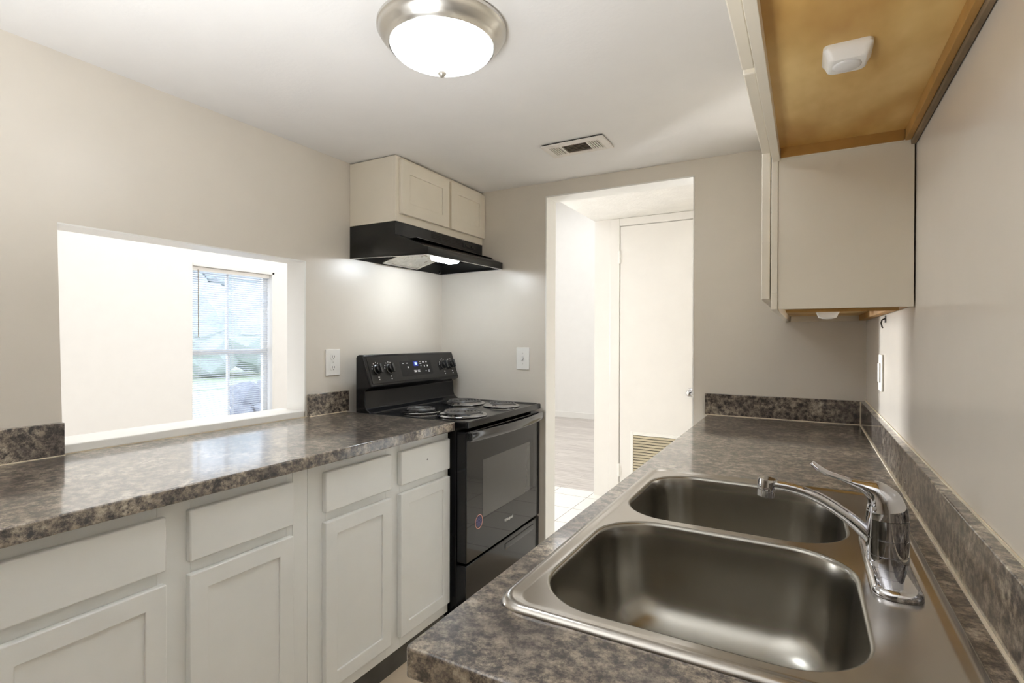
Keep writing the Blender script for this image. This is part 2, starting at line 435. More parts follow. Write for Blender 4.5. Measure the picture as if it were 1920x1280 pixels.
# outside
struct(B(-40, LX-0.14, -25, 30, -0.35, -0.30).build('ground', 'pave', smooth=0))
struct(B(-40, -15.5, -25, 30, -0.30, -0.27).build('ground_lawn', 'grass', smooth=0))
def blob_tree(name, label, cat, x, y, zb, trunk, rad, n, mat, group=None):
    t = thing(name, label, cat, (x, y, zb), group)
    if trunk: MB().tube([(x, y, zb), (x+0.05, y, zb+trunk*0.6), (x, y, zb+trunk+rad*0.5)], [0.16, 0.12, 0.06], 10).build('trunk', 'bark', t)
    m = MB()
    for i in range(n):
        a, b_ = random.uniform(0, 2*PI), random.uniform(-0.8, 1)
        c = Vector((x+rad*0.75*math.cos(a)*(1-0.4*abs(b_)), y+rad*0.75*math.sin(a)*(1-0.4*abs(b_)), zb+trunk+rad*(0.9+0.7*b_)))
        r = rad*random.uniform(0.28, 0.5)
        g = bmesh.ops.create_icosphere(m.bm, subdivisions=2, radius=r, matrix=Matrix.Translation(c))
        for v in g['verts']: v.co += Vector((random.uniform(-1, 1), random.uniform(-1, 1), random.uniform(-1, 1)))*r*0.16
    m.build('foliage', mat, t, smooth=0)
    return t
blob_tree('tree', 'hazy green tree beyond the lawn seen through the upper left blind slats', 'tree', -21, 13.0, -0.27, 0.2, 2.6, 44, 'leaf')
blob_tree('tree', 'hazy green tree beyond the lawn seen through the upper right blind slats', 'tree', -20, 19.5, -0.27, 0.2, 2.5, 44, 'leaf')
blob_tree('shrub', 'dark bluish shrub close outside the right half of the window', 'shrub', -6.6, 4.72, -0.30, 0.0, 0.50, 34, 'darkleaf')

# ================================================================== BASE CABINETS, LEFT RUN
FX = -1.355      # face frame plane
FD = -1.335      # front of doors and drawers
def shaker(name, y0, y1, z0, z1, xb_, xf, mat, parent, st=0.047, rec=0.006, ax=1):
    """framed panel front: flat frame with a recessed centre panel. ax=+1 faces +x"""
    m = MB()
    def lp(x, d): return [(x, y0+d, z0+d), (x, y1-d, z0+d), (x, y1-d, z1-d), (x, y0+d, z1-d)]
    m.loft([lp(xb_, 0), lp(xf, 0), lp(xf, st), lp(xb_, st), lp(xb_, 0)], False, False)
    bmesh.ops.remove_doubles(m.bm, verts=m.bm.verts, dist=1e-5)
    o = m.build(name, mat, parent, bevel=0.0022)
    B(xb_, xf-rec*ax, y0+st-0.001, y1-st+0.001, z0+st-0.001, z1-st+0.001).build('panel', mat, o)
    return o
def slab_front(name, y0, y1, z0, z1, xb_, xf, mat, parent):
    return B(xb_, xf, y0, y1, z0, z1).build(name, mat, parent, bevel=0.004, seg=2)
def base_unit(label, y0, y1, cols, hole=None):
    t = thing('base_cabinet', label, 'cabinet', (XL+0.31, (y0+y1)/2, 0), 'white base cabinets under the left worktop')
    m = MB()
    m.box(XL+0.02, FX-0.019, y0, y0+0.016, 0.10, 0.875); m.box(XL+0.02, FX-0.019, y1-0.016, y1, 0.10, 0.875)
    m.box(XL+0.02, FX-0.019, y0+0.016, y1-0.016, 0.10, 0.116); m.box(XL+0.02, XL+0.026, y0+0.016, y1-0.016, 0.116, 0.875)
    m.build('carcass', 'cab', t)
    m = MB()
    ys = [y0] + [v for c in cols for v in c] + [y1]
    m.box(FX-0.019, FX, y0, cols[0][0]+0.012, 0.085, 0.875); m.box(FX-0.019, FX, cols[-1][1]-0.012, y1+(0.0085 if hole else 0), 0.085, 0.875)
    for a, b_ in zip(cols[:-1], cols[1:]): m.box(FX-0.019, FX, a[1]-0.012, b_[0]+0.012, 0.085, 0.875)
    for (a, b_) in cols:
        for za, zb in ((0.085, 0.15), (0.672, 0.722), (0.826, 0.875)): m.box(FX-0.019, FX, a+0.012, b_-0.012, za, zb)
    m.build('face_frame', 'cab', t, bevel=0.001)
    for (a, b_) in cols:
        dr = slab_front('drawer_front', a, b_, 0.711, 0.841, FX, FD, 'cab', t)
        if hole and a == hole:
            k = MB(); k.lathe([(0.003, 0), (0.003, 0.0006)], (FD-0.0002, (a+b_)/2, 0.782), (1, 0, 0), 10)
            kk = k.build('screw_hole', 'slot', dr)
        shaker('door', a, b_, 0.134, 0.679, FX, FD, 'cab', t)
    B(FX-0.030, FX-0.012, y0, y1, 0.0, 0.0845).build('toe_kick', 'toe', t)
    return t
base_unit('white base cabinet nearest the camera, two drawers over two panelled doors', 0.325, 1.066, [(0.372, 0.697), (0.752, 1.056)])
base_unit('white base cabinet beside the black stove, two drawers over two panelled doors', 1.122, 1.850, [(1.178, 1.483), (1.535, 1.848)], 1.535)
fs = MB(); fs.box(FX-0.019, FX-0.0005, 1.0675, 1.1205, 0.085, 0.874); fs.box(FX-0.030, FX-0.012, 1.0675, 1.1205, 0, 0.0845)
tag(fs.build('filler_strip', 'cab'), 'narrow white filler strip between the two left base cabinets', 'cabinet filler')

# left worktop with its splash pieces
wt = thing('worktop', 'long grey-brown speckled laminate worktop below the pass-through', 'countertop', ((XL-1.308)/2, 1.08, 0.876))
B(XL+0.001, -1.308, 0.28, 1.846, 0.876, ZC).build('slab', 'laminate', wt, bevel=0.004, seg=3)
B(XL+0.001, XL+0.020, 0.28, 0.731, ZC, ZC+0.099).build('backsplash', 'laminate', wt, bevel=0.002)
B(XL+0.001, XL+0.020, 1.632, 1.866, ZC, ZC+0.101).build('backsplash', 'laminate', wt, bevel=0.002)
m = MB(); m.box(XL+0.020, XL+0.0225, 0.28, 0.731, ZC, ZC+0.0025); m.box(XL+0.020, XL+0.0225, 1.632, 1.852, ZC, ZC+0.0025); m.box(XL+0.003, XL+0.006, 0.735, 1.63, ZC, ZC+0.0025)
m.build('caulk_line', 'caulk', wt)

# ================================================================== RIGHT RUN
SX0, SX1, SY0, SY1 = -0.367, 0.172, 0.600, 1.452       # sink outline
RC = -0.405; YN = 0.473
rt = thing('worktop', 'grey-brown speckled laminate worktop holding the steel sink', 'countertop', ((RC+XR)/2, 1.55, 0.876))
hx0, hx1, hy0, hy1 = SX0+0.012, SX1-0.012, SY0+0.012, SY1-0.012
m = MB()
o_ = [(RC, YN), (XR-0.001, YN), (XR-0.001, YB-0.001), (RC, YB-0.001)]; i_ = [(hx0, hy0), (hx1, hy0), (hx1, hy1), (hx0, hy1)]
vs = [(p[0], p[1], z) for z in (0.876, ZC) for p in o_+i_]
fcs = []
for k in range(4):
    j = (k+1) % 4
    fcs += [(8+k, 8+j, 12+j, 12+k), (k, 4+k, 4+j, j), (k, j, 8+j, 8+k), (4+k, 12+k, 12+j, 4+j)]
m.faces(vs, fcs)
m.build('slab', 'laminate', rt, bevel=0.004, seg=3)
B(XR-0.020, XR-0.001, YN, YB-0.001, ZC, ZC+0.100).build('backsplash', 'laminate', rt, bevel=0.002)
B(-0.418, XR-0.0205, YB-0.020, YB-0.001, ZC, ZC+0.100).build('backsplash', 'laminate', rt, bevel=0.002)
m = MB(); m.box(XR-0.0235, XR-0.020, YN, YB-0.02, ZC, ZC+0.003); m.box(-0.418, XR-0.02, YB-0.0235, YB-0.02, ZC, ZC+0.003)
m.box(XR-0.0225, XR-0.0195, YB-0.0225, YB-0.0195, ZC+0.002, ZC+0.098)
m.box(XR-0.003, XR-0.0008, YN, YB-0.001, ZC+0.0995, ZC+0.104)
m.build('caulk_line', 'caulk', rt)
# base cabinet under it (its doors face the stove; they show as reflections in the oven glass)
rb = thing('base_cabinet', 'white base cabinet under the sink worktop, mostly hidden below it', 'cabinet', (-0.08, 1.56, 0))
m = MB(); m.box(-0.365, XR-0.004, YN+0.02, YN+0.036, 0.10, 0.875); m.box(-0.365, XR-0.004, YB-0.02, YB-0.004, 0.10, 0.875)
m.box(-0.365, XR-0.004, YN+0.036, YB-0.02, 0.10, 0.116); m.box(-0.365, -0.347, YN+0.036, YB-0.02, 0.116, 0.875)
m.box(-0.31, -0.29, YN+0.02, YB-0.004, 0.0, 0.10)
m.build('carcass', 'cab', rb)
y = YN+0.05
for k in range(5):
    shaker('door', y, y+0.39, 0.134, 0.679, -0.365, -0.385, 'cab', rb, ax=-1)
    slab_front('drawer_front', y, y+0.39, 0.711, 0.841, -0.365, -0.385, 'cab', rb); y += 0.418

# ---- sink
sk = thing('kitchen_sink', 'double bowl stainless steel drop-in sink in the right worktop', 'sink', (-0.1, 1.03, 0.74))
ZD = 0.9185
bowls = [(-0.334, 0.068, 0.640, 1.016), (-0.334, 0.068, 1.044, 1.404)]
m = MB()
prof = [(0.0, 0.9142), (0.0012, 0.9175), (0.005, 0.9205), (0.010, 0.9215), (0.015, 0.9208), (0.021, 0.9187), (0.026, ZD)]
rings = [rrect(SX0+d, SX1-d, SY0+d, SY1-d, 0.042-d*0.6, z) for d, z in prof]
m.loft(rings, False, False)
bm = m.bm; bm.verts.ensure_lookup_table()
NR = len(rings[0])
inner = list(bm.verts)[-NR:]
edges = []
for i in range(NR):
    e = bm.edges.get((inner[i], inner[(i+1) % NR])); edges.append(e)
BR = 0.098
for (x0, x1, y0, y1) in bowls:
    vs = [bm.verts.new(p) for p in rrect(x0-0.004, x1+0.004, y0-0.004, y1+0.004, BR+0.004, ZD)]
    for i in range(len(vs)): edges.append(bm.edges.new((vs[i], vs[(i+1) % len(vs)])))
bmesh.ops.triangle_fill(bm, use_beauty=True, use_dissolve=False, edges=edges)
m.build('deck', 'steel', sk, smooth=40)
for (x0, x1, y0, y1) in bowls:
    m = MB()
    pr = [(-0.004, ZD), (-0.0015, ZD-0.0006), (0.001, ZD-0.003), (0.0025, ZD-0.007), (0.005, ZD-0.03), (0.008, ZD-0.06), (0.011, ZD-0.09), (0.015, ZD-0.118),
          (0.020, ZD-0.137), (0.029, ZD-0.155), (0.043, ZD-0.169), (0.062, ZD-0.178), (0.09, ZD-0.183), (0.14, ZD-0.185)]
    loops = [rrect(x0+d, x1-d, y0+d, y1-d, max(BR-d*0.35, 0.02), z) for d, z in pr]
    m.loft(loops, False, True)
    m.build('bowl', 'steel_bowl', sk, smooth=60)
    cx, cy, cz = (x0+x1)/2, (y0+y1)/2, ZD-0.185
    m = MB(); m.lathe([(0.044, 0.0006), (0.042, 0.003), (0.036, 0.003), (0.033, 0.001), (0.014, 0.001), (0.010, 0.008), (0.002, 0.009)], (cx, cy, cz), seg=28)
    m.build('strainer', 'chrome', sk)
# ---- faucet
FXc, FY = 0.112, 1.0
fc = thing('faucet', 'chrome single-lever faucet standing on the sink deck', 'faucet', (FXc, FY, ZD))
m = MB(); m.loft([rrect(FXc-0.030+d, FXc+0.030-d, FY-0.132+d, FY+0.132-d, 0.026-d*0.5, z, 8) for d, z in ((0, ZD+0.0003), (0.0003, ZD+0.006), (0.003, ZD+0.010), (0.007, ZD+0.0115))])
m.build('base_plate', 'chrome', fc, smooth=40)
m = MB(); m.lathe([(0.0285, ZD+0.011), (0.0285, 0.9395), (0.0275, 0.9400), (0.0275, 0.9410), (0.0285, 0.9415), (0.0285, 0.9640), (0.0275, 0.9645), (0.0275, 0.9655), (0.0283, 0.966), (0.0280, 0.994)], (FXc, FY, 0))
m.build('body', 'chrome', fc, smooth=40)
def smooth_path(pts, n=6):
    P = [Vector(p) for p in pts]; out = []
    for i in range(len(P)-1):
        p0, p1, p2, p3 = P[max(i-1, 0)], P[i], P[i+1], P[min(i+2, len(P)-1)]
        for k in range(n):
            t = k/n
            out.append(0.5*((2*p1)+(p2-p0)*t+(2*p0-5*p1+4*p2-p3)*t*t+(3*p1-p0-3*p2+p3)*t**3))
    out.append(P[-1]); return out
def resamp(vals, n=6):
    out = []
    for a, b_ in zip(vals[:-1], vals[1:]): out += [a+(b_-a)*k/n for k in range(n)]
    return out+[vals[-1]]
sp = [(0.105, FY, 0.945), (0.0761, FY, 0.974), (0.0501, FY, 0.9935), (0.0192, FY, 1.0113), (-0.0106, FY, 1.0205), (-0.0373, FY, 1.0237), (-0.056, FY, 1.0232)]
r = [0.0115, 0.0105, 0.0097, 0.0092, 0.0088, 0.0086, 0.0086]
spo = MB().tube(smooth_path(sp), resamp(r), 18).build('spout', 'chrome', fc, smooth=60)
m = MB(); m.lathe([(0.0135, 0.012), (0.0145, 0.009), (0.0145, -0.004), (0.0130, -0.0045), (0.0130, -0.0065), (0.0140, -0.007), (0.0138, -0.018), (0.0115, -0.019), (0.010, -0.016)], (-0.0575, FY, 1.0215), (0.10, 0, 1), 26)
m.build('aerator', 'chrome', spo, smooth=40)
lv = [(FXc, FY, 0.9945), (FXc-0.001, FY, 1.008), (FXc-0.006, FY, 1.022), (FXc-0.016, FY, 1.033), (FXc-0.032, FY, 1.0395), (FXc-0.048, FY, 1.0440), (0.048, FY, 1.0490), (0.030, FY, 1.0545), (0.018, FY, 1.0610), (0.0095, FY, 1.0680)]
r = [0.0280, 0.0272, 0.0240, 0.0185, 0.0125, 0.0095, 0.0085, 0.0100, 0.0110, 0.0065]
fl = [(1, 1), (1, 1), (1, 1), (1, 0.95), (1, 0.75), (1, 0.55), (1, 0.46), (1.1, 0.42), (1.1, 0.42), (1.0, 0.6)]
fl = list(zip(resamp([a for a, b_ in fl]), resamp([b_ for a, b_ in fl])))
MB().tube(smooth_path(lv), resamp(r), 22, fl, up=(0.02, 0, 1)).build('lever', 'chrome', fc, smooth=60)

# ================================================================== WALL CABINETS, RIGHT
# cabinet over the sink (short): plywood underside, raw wood rails
CZ = 1.727
oc = thing('wall_cabinet', 'short cream wall cabinet above the sink with bare plywood underside', 'cabinet', (0.07, 1.03, CZ))
OYa, OYb = 0.56, 1.512
m = MB(); m.box(-0.060, XR-0.003, OYa, OYa+0.016, CZ, ZK-0.003); m.box(-0.060, XR-0.003, OYb-0.016, OYb-0.0005, CZ+0.004, ZK-0.003)
m.box(-0.060, XR-0.003, OYa+0.016, OYb-0.016, ZK-0.02, ZK-0.003)
m.build('carcass', 'cab_cream', oc)
m = MB(); m.box(-0.078, -0.060, OYa, OYb-0.0005, CZ, CZ+0.04); m.box(-0.078, -0.060, OYa, OYb-0.0005, ZK-0.04, ZK-0.003)
for a, b_ in ((OYa, OYa+0.04), (1.0, 1.045), (OYb-0.04, OYb-0.0005)): m.box(-0.078, -0.060, a, b_, CZ+0.04, ZK-0.04)
m.build('face_frame', 'cab_cream', oc, bevel=0.001)
u = B(-0.060, XR-0.004, OYa+0.016, OYb-0.016, CZ+0.026, CZ+0.032).build('underside_panel', 'ply', oc)
u['label'] = 'bare plywood underside panel'
B(0.196, 0.208, OYa+0.016, OYb-0.016, CZ+0.001, CZ+0.026).build('hanging_rail', 'rawwood', oc, bevel=0.001)
B(0.2085, XR-0.0012, OYa+0.0, OYb-0.002, CZ-0.006, CZ+0.024).build('back_batten', 'edgewood', oc, bevel=0.002)
B(-0.058, 0.195, OYb-0.020, OYb-0.0162, CZ+0.002, CZ+0.026).build('end_rail', 'rawwood', oc)
for a, b_ in ((0.58, 1.008), (1.026, 1.488)):
    shaker('door', a, b_, CZ+0.016, ZK-0.018, -0.0805, -0.101, 'cab_cream', oc, ax=-1)
# taller cabinet beyond it
TZ = 1.348
tc = thing('wall_cabinet', 'tall cream wall cabinet in the far right corner, blank side facing the camera', 'cabinet', (0.07, 2.08, TZ))
TYa, TYb = 1.5135, YB-0.002
m = MB(); m.box(-0.064, XR-0.0035, TYa, TYa+0.012, TZ, ZK-0.003); m.box(-0.060, XR-0.003, TYb-0.016, TYb, TZ, ZK-0.003)
m.box(-0.060, XR-0.003, TYa+0.012, TYb-0.016, ZK-0.02, ZK-0.003)
m.build('carcass', 'cab_cream', tc, bevel=0.0008)
m = MB(); m.box(-0.080, -0.0645, TYa-0.002, TYb, TZ, TZ+0.04); m.box(-0.080, -0.0645, TYa-0.002, TYb, ZK-0.04, ZK-0.003)
for a, b_ in ((TYa-0.002, TYa+0.04), (2.06, 2.10), (TYb-0.04, TYb)): m.box(-0.080, -0.0645, a, b_, TZ+0.04, ZK-0.04)
m.build('face_frame', 'cab_cream', tc, bevel=0.001)
B(-0.064, XR-0.004, TYa+0.012, TYb-0.016, TZ+0.024, TZ+0.030).build('underside_panel', 'ply', tc)['label'] = 'bare plywood underside panel'
B(-0.046, 0.19, TYa+0.0125, TYa+0.017, TZ-0.008, TZ+0.024).build('end_rail', 'rawwood', tc)
B(0.192, XR-0.004, TYa+0.020, TYb-0.02, TZ+0.002, TZ+0.024).build('hanging_rail', 'rawwood', tc, bevel=0.001)
for a, b_ in ((TYa+0.004, 2.068), (2.086, TYb-0.03)):
    shaker('door', a, b_, TZ+0.026, ZK-0.018, -0.0825, -0.103, 'cab_cream', tc, ax=-1)

# puck lights
def puck(label, x, y, z):
    t = thing('under_cabinet_light', label, 'light', (x, y, z), 'small square white lights under the right wall cabinets')
    m = MB(); m.loft([rrect(x-a, x+a, y-a, y+a, 0.010, zz, 5) for a, zz in ((0.035, z), (0.0355, z-0.006), (0.032, z-0.012), (0.028, z-0.022), (0.026, z-0.024))])
    m.build('housing', 'plastic', t, smooth=40)
    m = MB(); m.lathe([(0.021, 0), (0.021, -0.0012), (0.017, -0.0035), (0.002, -0.0048)], (x, y, z-0.0238), seg=24)
    m.build('lens', 'frost', t, smooth=60)
    return t
puck('square white stick-on light on the plywood above the sink', 0.057, 1.042, CZ+0.0258)
puck('square white stick-on light under the tall far corner cabinet', 0.066, 2.18, TZ+0.0238)

# ================================================================== HOOD CABINET AND RANGE HOOD
hc = thing('wall_cabinet', 'small cream two-door wall cabinet over the black range hood', 'cabinet', (XL+0.15, 2.265, 1.822))
HY0, HY1 = 1.886, YB-0.002
m = MB(); m.box(XL+0.002, -1.695, HY0, HY0+0.014, 1.822, ZK-0.006); m.box(XL+0.002, -1.695, HY1-0.014, HY1, 1.822, ZK-0.006)
m.box(XL+0.002, -1.695, HY0+0.014, HY1-0.014, 1.822, 1.838); m.box(XL+0.002, -1.695, HY0+0.014, HY1-0.014, ZK-0.02, ZK-0.006)
m.build('carcass', 'cab_cream', hc, bevel=0.001)
m = MB(); m.box(-1.695, -1.678, HY0-0.001, HY1, 1.822, 1.866); m.box(-1.695, -1.678, HY0-0.001, HY1, ZK-0.03, ZK-0.006)
for a, b_ in ((HY0-0.001, HY0+0.04), (2.27, 2.32), (HY1-0.035, HY1)): m.box(-1.695, -1.678, a, b_, 1.866, ZK-0.03)
m.build('face_frame', 'cab_cream', hc, bevel=0.001)
shaker('door', 1.908, 2.286, 1.858, 2.112, -1.678, -1.659, 'cab_cream', hc, 0.058)
shaker('door', 2.306, HY1-0.003, 1.858, 2.112, -1.678, -1.659, 'cab_cream', hc, 0.058)

rh = thing('range_hood', 'black under-cabinet range hood with lit lamp above the stove', 'range hood', (XL+0.2, 2.265, 1.66))
ya, yb = HY0+0.001, HY1-0.001
def lipx(y): t = (y-ya)/(yb-ya); return -1.488-0.052*t
def lipz(y): t = (y-ya)/(yb-ya); return 1.650+0.022*t
def lipt(y): t = (y-ya)/(yb-ya); return 1.684+0.026*t
m = MB()
A = lambda y: [(XL+0.002, y, 1.8205), (-1.680, y, 1.8205), (-1.680, y, 1.759), (lipx(y), y, lipt(y)), (lipx(y), y, lipz(y)), (XL+0.002, y, 1.664)]
a_, b_ = A(ya), A(yb)
vs = a_+b_
m.faces(vs, [(0, 1, 2, 3, 4, 5), (6, 11, 10, 9, 8, 7), (0, 6, 7, 1), (1, 7, 8, 2), (2, 8, 9, 3), (3, 9, 10, 4), (5, 11, 6, 0)])
m.build('canopy', 'blackmatte', rh, solid=0.0025, smooth=20)
# folded bottom flanges
m = MB(); zf = 1.6635
m.quad((XL+0.003, ya, zf), (lipx(ya), ya, lipz(ya)-0.0008), (lipx(ya)-0.010, ya+0.011, lipz(ya)-0.0008), (XL+0.006, ya+0.011, zf))
m.quad((lipx(ya), ya, lipz(ya)-0.0008), (lipx(yb), yb, lipz(yb)-0.0008), (lipx(yb)-0.010, yb-0.011, lipz(yb)-0.0008), (lipx(ya)-0.010, ya+0.011, lipz(ya)-0.0008))
m.quad((XL+0.003, yb, zf), (lipx(yb), yb, lipz(yb)-0.0008), (lipx(yb)-0.010, yb-0.011, lipz(yb)-0.0008), (XL+0.006, yb-0.011, zf))
m.build('bottom_flange', 'frost', rh, solid=0.0015, smooth=0)  # lamplight along the edges put in as a pale material
# underside baffle
m = MB(); m.quad((XL+0.01, ya+0.01, 1.72), (-1.56, ya+0.01, 1.735), (-1.60, yb-0.01, 1.74), (XL+0.01, yb-0.01, 1.72))
m.build('baffle', 'panelblack', rh, solid=0.002, smooth=0)
# vent slots on the front band
v0 = MB()
for c0 in (2.155, 2.247, 2.339):
    for k in range(4): v0.box(-1.681, -1.6788, c0, c0+0.082, 1.7845+k*0.0085, 1.7895+k*0.0085)
v0.build('vent_slots', 'gap', rh)
sw = B(-1.681, -1.677, 2.438, 2.585, 1.781, 1.806).build('switch_panel', 'panelblack', rh, bevel=0.002)
for yy in (2.462, 2.520): B(-1.677, -1.6735, yy, yy+0.030, 1.787, 1.799).build('rocker_switch', 'knob', sw, bevel=0.001)
# filter: sloping aluminium mesh with a frame
def fil(a, b_, c, d): return [(a, 2.08, b_), (a, 2.352, b_), (c, 2.352, d), (c, 2.08, d)]
m = MB(); m.faces(fil(-1.930, 1.668, -1.66, 1.738), [(0, 1, 2, 3)])
fo = m.build('filter', 'alu', rh, solid=0.008, smooth=0)
m = MB()
q = fil(-1.934, 1.6655, -1.656, 1.7375)
for i in range(4): m.tube([q[i], q[(i+1) % 4]], 0.0045, 8)
m.build('filter_frame', 'nickel', fo)
B(-1.665, -1.590, 2.125, 2.285, 1.664, 1.700).build('lamp_lens', 'lens', rh, bevel=0.012, seg=3)
m = MB(); m.lathe([(0.006, 0), (0.006, 0.012), (0.002, 0.014)], (-1.93, 2.56, 1.676), (0, 0, -1), 10)
m.build('screw', 'chrome', rh)

# ================================================================== STOVE
TH = math.radians(1.4)
c_, s_ = math.cos(TH), math.sin(TH)
sx, sy = -1.262, 1.868      # front left corner of the cooktop
st = thing('stove', 'black freestanding electric coil stove in the left back corner', 'stove', (sx-(0.32*c_+0.3785*s_), sy-(0.32*s_-0.3785*c_), 0), rz=TH)
def P(m, *a, **k): return m.build(*a, parent=st, local=True, **k)
m = MB(); m.box(-0.305, 0.262, -0.374, 0.374, 0.06, 0.882); m.box(-0.29, 0.22, -0.36, 0.36, 0.0, 0.06)
P(m, 'body', 'black', bevel=0.003)
# cooktop: slab with a low raised rim and a rounded front
m = MB()
loops = [rrect(-0.318+d, 0.322-d, -0.3785+d, 0.3785-d, 0.012, z, 5) for d, z in ((0.006, 0.882), (0, 0.886), (0, 0.909), (0.003, 0.9135), (0.008, 0.9145), (0.014, 0.9125), (0.022, 0.9085), (0.03, 0.908))]
m.loft(loops)
P(m, 'cooktop', 'black', smooth=30)
# burners
def burner(x, y, rp, rc, turns):
    pan = MB(); pan.lathe([(rp-0.018, 0.9085), (rp-0.004, 0.9088), (rp, 0.9105), (rp, 0.9135), (rp-0.005, 0.9165), (rp-0.012, 0.9160), (rp-0.018, 0.9120), (rp*0.62, 0.9092), (0.02, 0.909)], (x, y, 0), seg=48)
    po = P(pan, 'drip_pan', 'chrome', smooth=40)
    pts = []; n = int(turns*40)
    for i in range(n+1):
        t = i/n; rr = 0.020+(rc-0.020)*t; a = 2*PI*turns*t
        pts.append((x+rr*math.cos(a), y+rr*math.sin(a), 0.9255))
    tb = MB().tube(pts, 0.0046, 8, [(1, 0.85)]*(n+1))
    for k in range(3):
        a = k*2*PI/3+0.4
        tb.tube([(x+0.012*math.cos(a), y+0.012*math.sin(a), 0.9195), (x+(rc+0.004)*math.cos(a), y+(rc+0.004)*math.sin(a), 0.9195)], 0.0024, 6)
    tb.lathe([(0.013, 0.919), (0.013, 0.927), (0.004, 0.928)], (x, y, 0), seg=18)
    co = tb.build('coil', 'coil', po, local=True, smooth=60)
burner(0.168, -0.185, 0.120, 0.096, 4.5)
burner(-0.066, -0.200, 0.098, 0.074, 3.5)
burner(-0.066, 0.190, 0.120, 0.096, 4.5)
burner(0.168, 0.200, 0.098, 0.074, 3.5)
# backguard
T0, B0 = Vector((-0.272, 0, 1.184)), Vector((-0.222, 0, 1.040))
nv = Vector((T0.z-B0.z, 0, B0.x-T0.x)).normalized()
m = MB(); m.prism([(-0.318, 0.905), (-0.318, 1.176), (-0.312, 1.186), (-0.30, 1.190), (-0.280, 1.190), (-0.273, 1.187), (-0.2225, 1.041), (-0.228, 1.032), (-0.246, 1.024), (-0.262, 1.018), (-0.258, 0.950), (-0.250, 0.930), (-0.225, 0.914), (-0.222, 0.905)], 'y', -0.376, 0.376)
P(m, 'backguard', 'black', bevel=0.010, seg=4, smooth=30)
def onp(y, z, off):          # a point on the slanted control panel
    t = (T0.z-z)/(T0.z-B0.z); p = T0+(B0-T0)*t
    return Vector((p.x, y, z))+nv*off
def slab_on(m, y0, y1, z0, z1, o0, o1):
    q = [onp(y, z, o) for o in (o0, o1) for (y, z) in ((y0, z0), (y1, z0), (y1, z1), (y0, z1))]
    m.faces([tuple(v) for v in q], [(0, 1, 2, 3), (4, 7, 6, 5), (0, 4, 5, 1), (1, 5, 6, 2), (2, 6, 7, 3), (3, 7, 4, 0)])
    return m
cpm = slab_on(MB(), -0.358, 0.362, 1.052, 1.178, -0.002, 0.0022); cpm.mi = 1
# printed marks on the panel belong to its face
m = cpm
for (y, z, wd, hg) in ((-0.104, 1.138, 0.012, 0.003), (-0.072, 1.138, 0.012, 0.003), (-0.07, 1.117, 0.010, 0.008), (-0.018, 1.098, 0.020, 0.003), (0.012, 1.098, 0.020, 0.003), (-0.018, 1.091, 0.020, 0.003), (0.012, 1.091, 0.020, 0.003), (0.040, 1.142, 0.006, 0.004), (0.040, 1.132, 0.016, 0.0025), (0.040, 1.120, 0.006, 0.004),
                      (0.066, 1.140, 0.012, 0.007), (0.094, 1.140, 0.010, 0.005), (0.070, 1.119, 0.007, 0.008), (0.096, 1.119, 0.008, 0.008), (0.074, 1.092, 0.008, 0.004), (0.100, 1.094, 0.014, 0.0025), (0.100, 1.087, 0.014, 0.0025)):
    slab_on(m, y-wd/2, y+wd/2, z-hg/2, z+hg/2, 0.003, 0.0036)
KN = ((-0.306, 1.116), (-0.216, 1.116), (0.248, 1.116), (0.326, 1.116))
for (y, z) in KN:
    for a in (35, 65, 90, 120, 150, 10, 170):
        dy, dz = 0.034*math.cos(math.radians(a)), 0.034*math.sin(math.radians(a))
        slab_on(m, y+dy-0.002, y+dy+0.002, z+dz-0.0022, z+dz+0.0022, 0.002, 0.0028)
    for dz, wd in ((-0.036, 0.009), (-0.048, 0.006)):
        slab_on(m, y-wd/2, y+wd/2, z+dz-0.0025, z+dz+0.0025, 0.002, 0.0028)
cp = P(m, 'control_panel', ('panelblack', 'mark'), smooth=0)
dp = slab_on(MB(), -0.130, 0.135, 1.072, 1.150, 0.002, 0.0032).build('touch_panel', 'blackglass', cp, local=True, bevel=0.001)
slab_on(MB(), -0.022, 0.018, 1.120, 1.146, 0.003, 0.0036).build('clock_display', 'display', cp, local=True)
for (y, z) in KN:
    c = onp(y, z, 0.002)
    m = MB(); m.lathe([(0.026, 0), (0.026, 0.004), (0.0215, 0.006), (0.0205, 0.021), (0.018, 0.0235), (0.002, 0.0235)], tuple(c), tuple(nv), 28)
    kb = m.build('knob', 'knob', cp, local=True, smooth=35)
    slab_on(MB(), y-0.0055, y+0.0055, z-0.021, z+0.021, 0.022, 0.034).build('grip', 'handle', kb, local=True, bevel=0.002)
def text_mesh(name, body, size, mat, parent, origin, right, up, extr=0.0004, bold=0.0):
    cu = bpy.data.curves.new(name, 'FONT'); cu.body = body; cu.size = size; cu.align_x = 'CENTER'; cu.align_y = 'CENTER'; cu.extrude = extr; cu.offset = bold
    to = bpy.data.objects.new(name+'_curve', cu); COL.objects.link(to)
    bpy.context.view_layer.update()
    me = bpy.data.meshes.new_from_object(to.evaluated_get(bpy.context.evaluated_depsgraph_get()))
    bpy.data.objects.remove(to); bpy.data.curves.remove(cu)
    right, up = Vector(right).normalized(), Vector(up).normalized(); n = right.cross(up)
    mt = Matrix((right, up, n)).transposed().to_4x4(); mt.translation = Vector(origin)
    me.transform(mt); me.name = name; me.materials.clear(); me.materials.append(M[mat])
    o = bpy.data.objects.new(name, me); COL.objects.link(o); o.parent = parent
    return o
upv = (T0-B0).normalized()
text_mesh('clock_digits', '10', 0.020, 'digits', cp, onp(-0.002, 1.133, 0.0038), (0, 1, 0), upv)
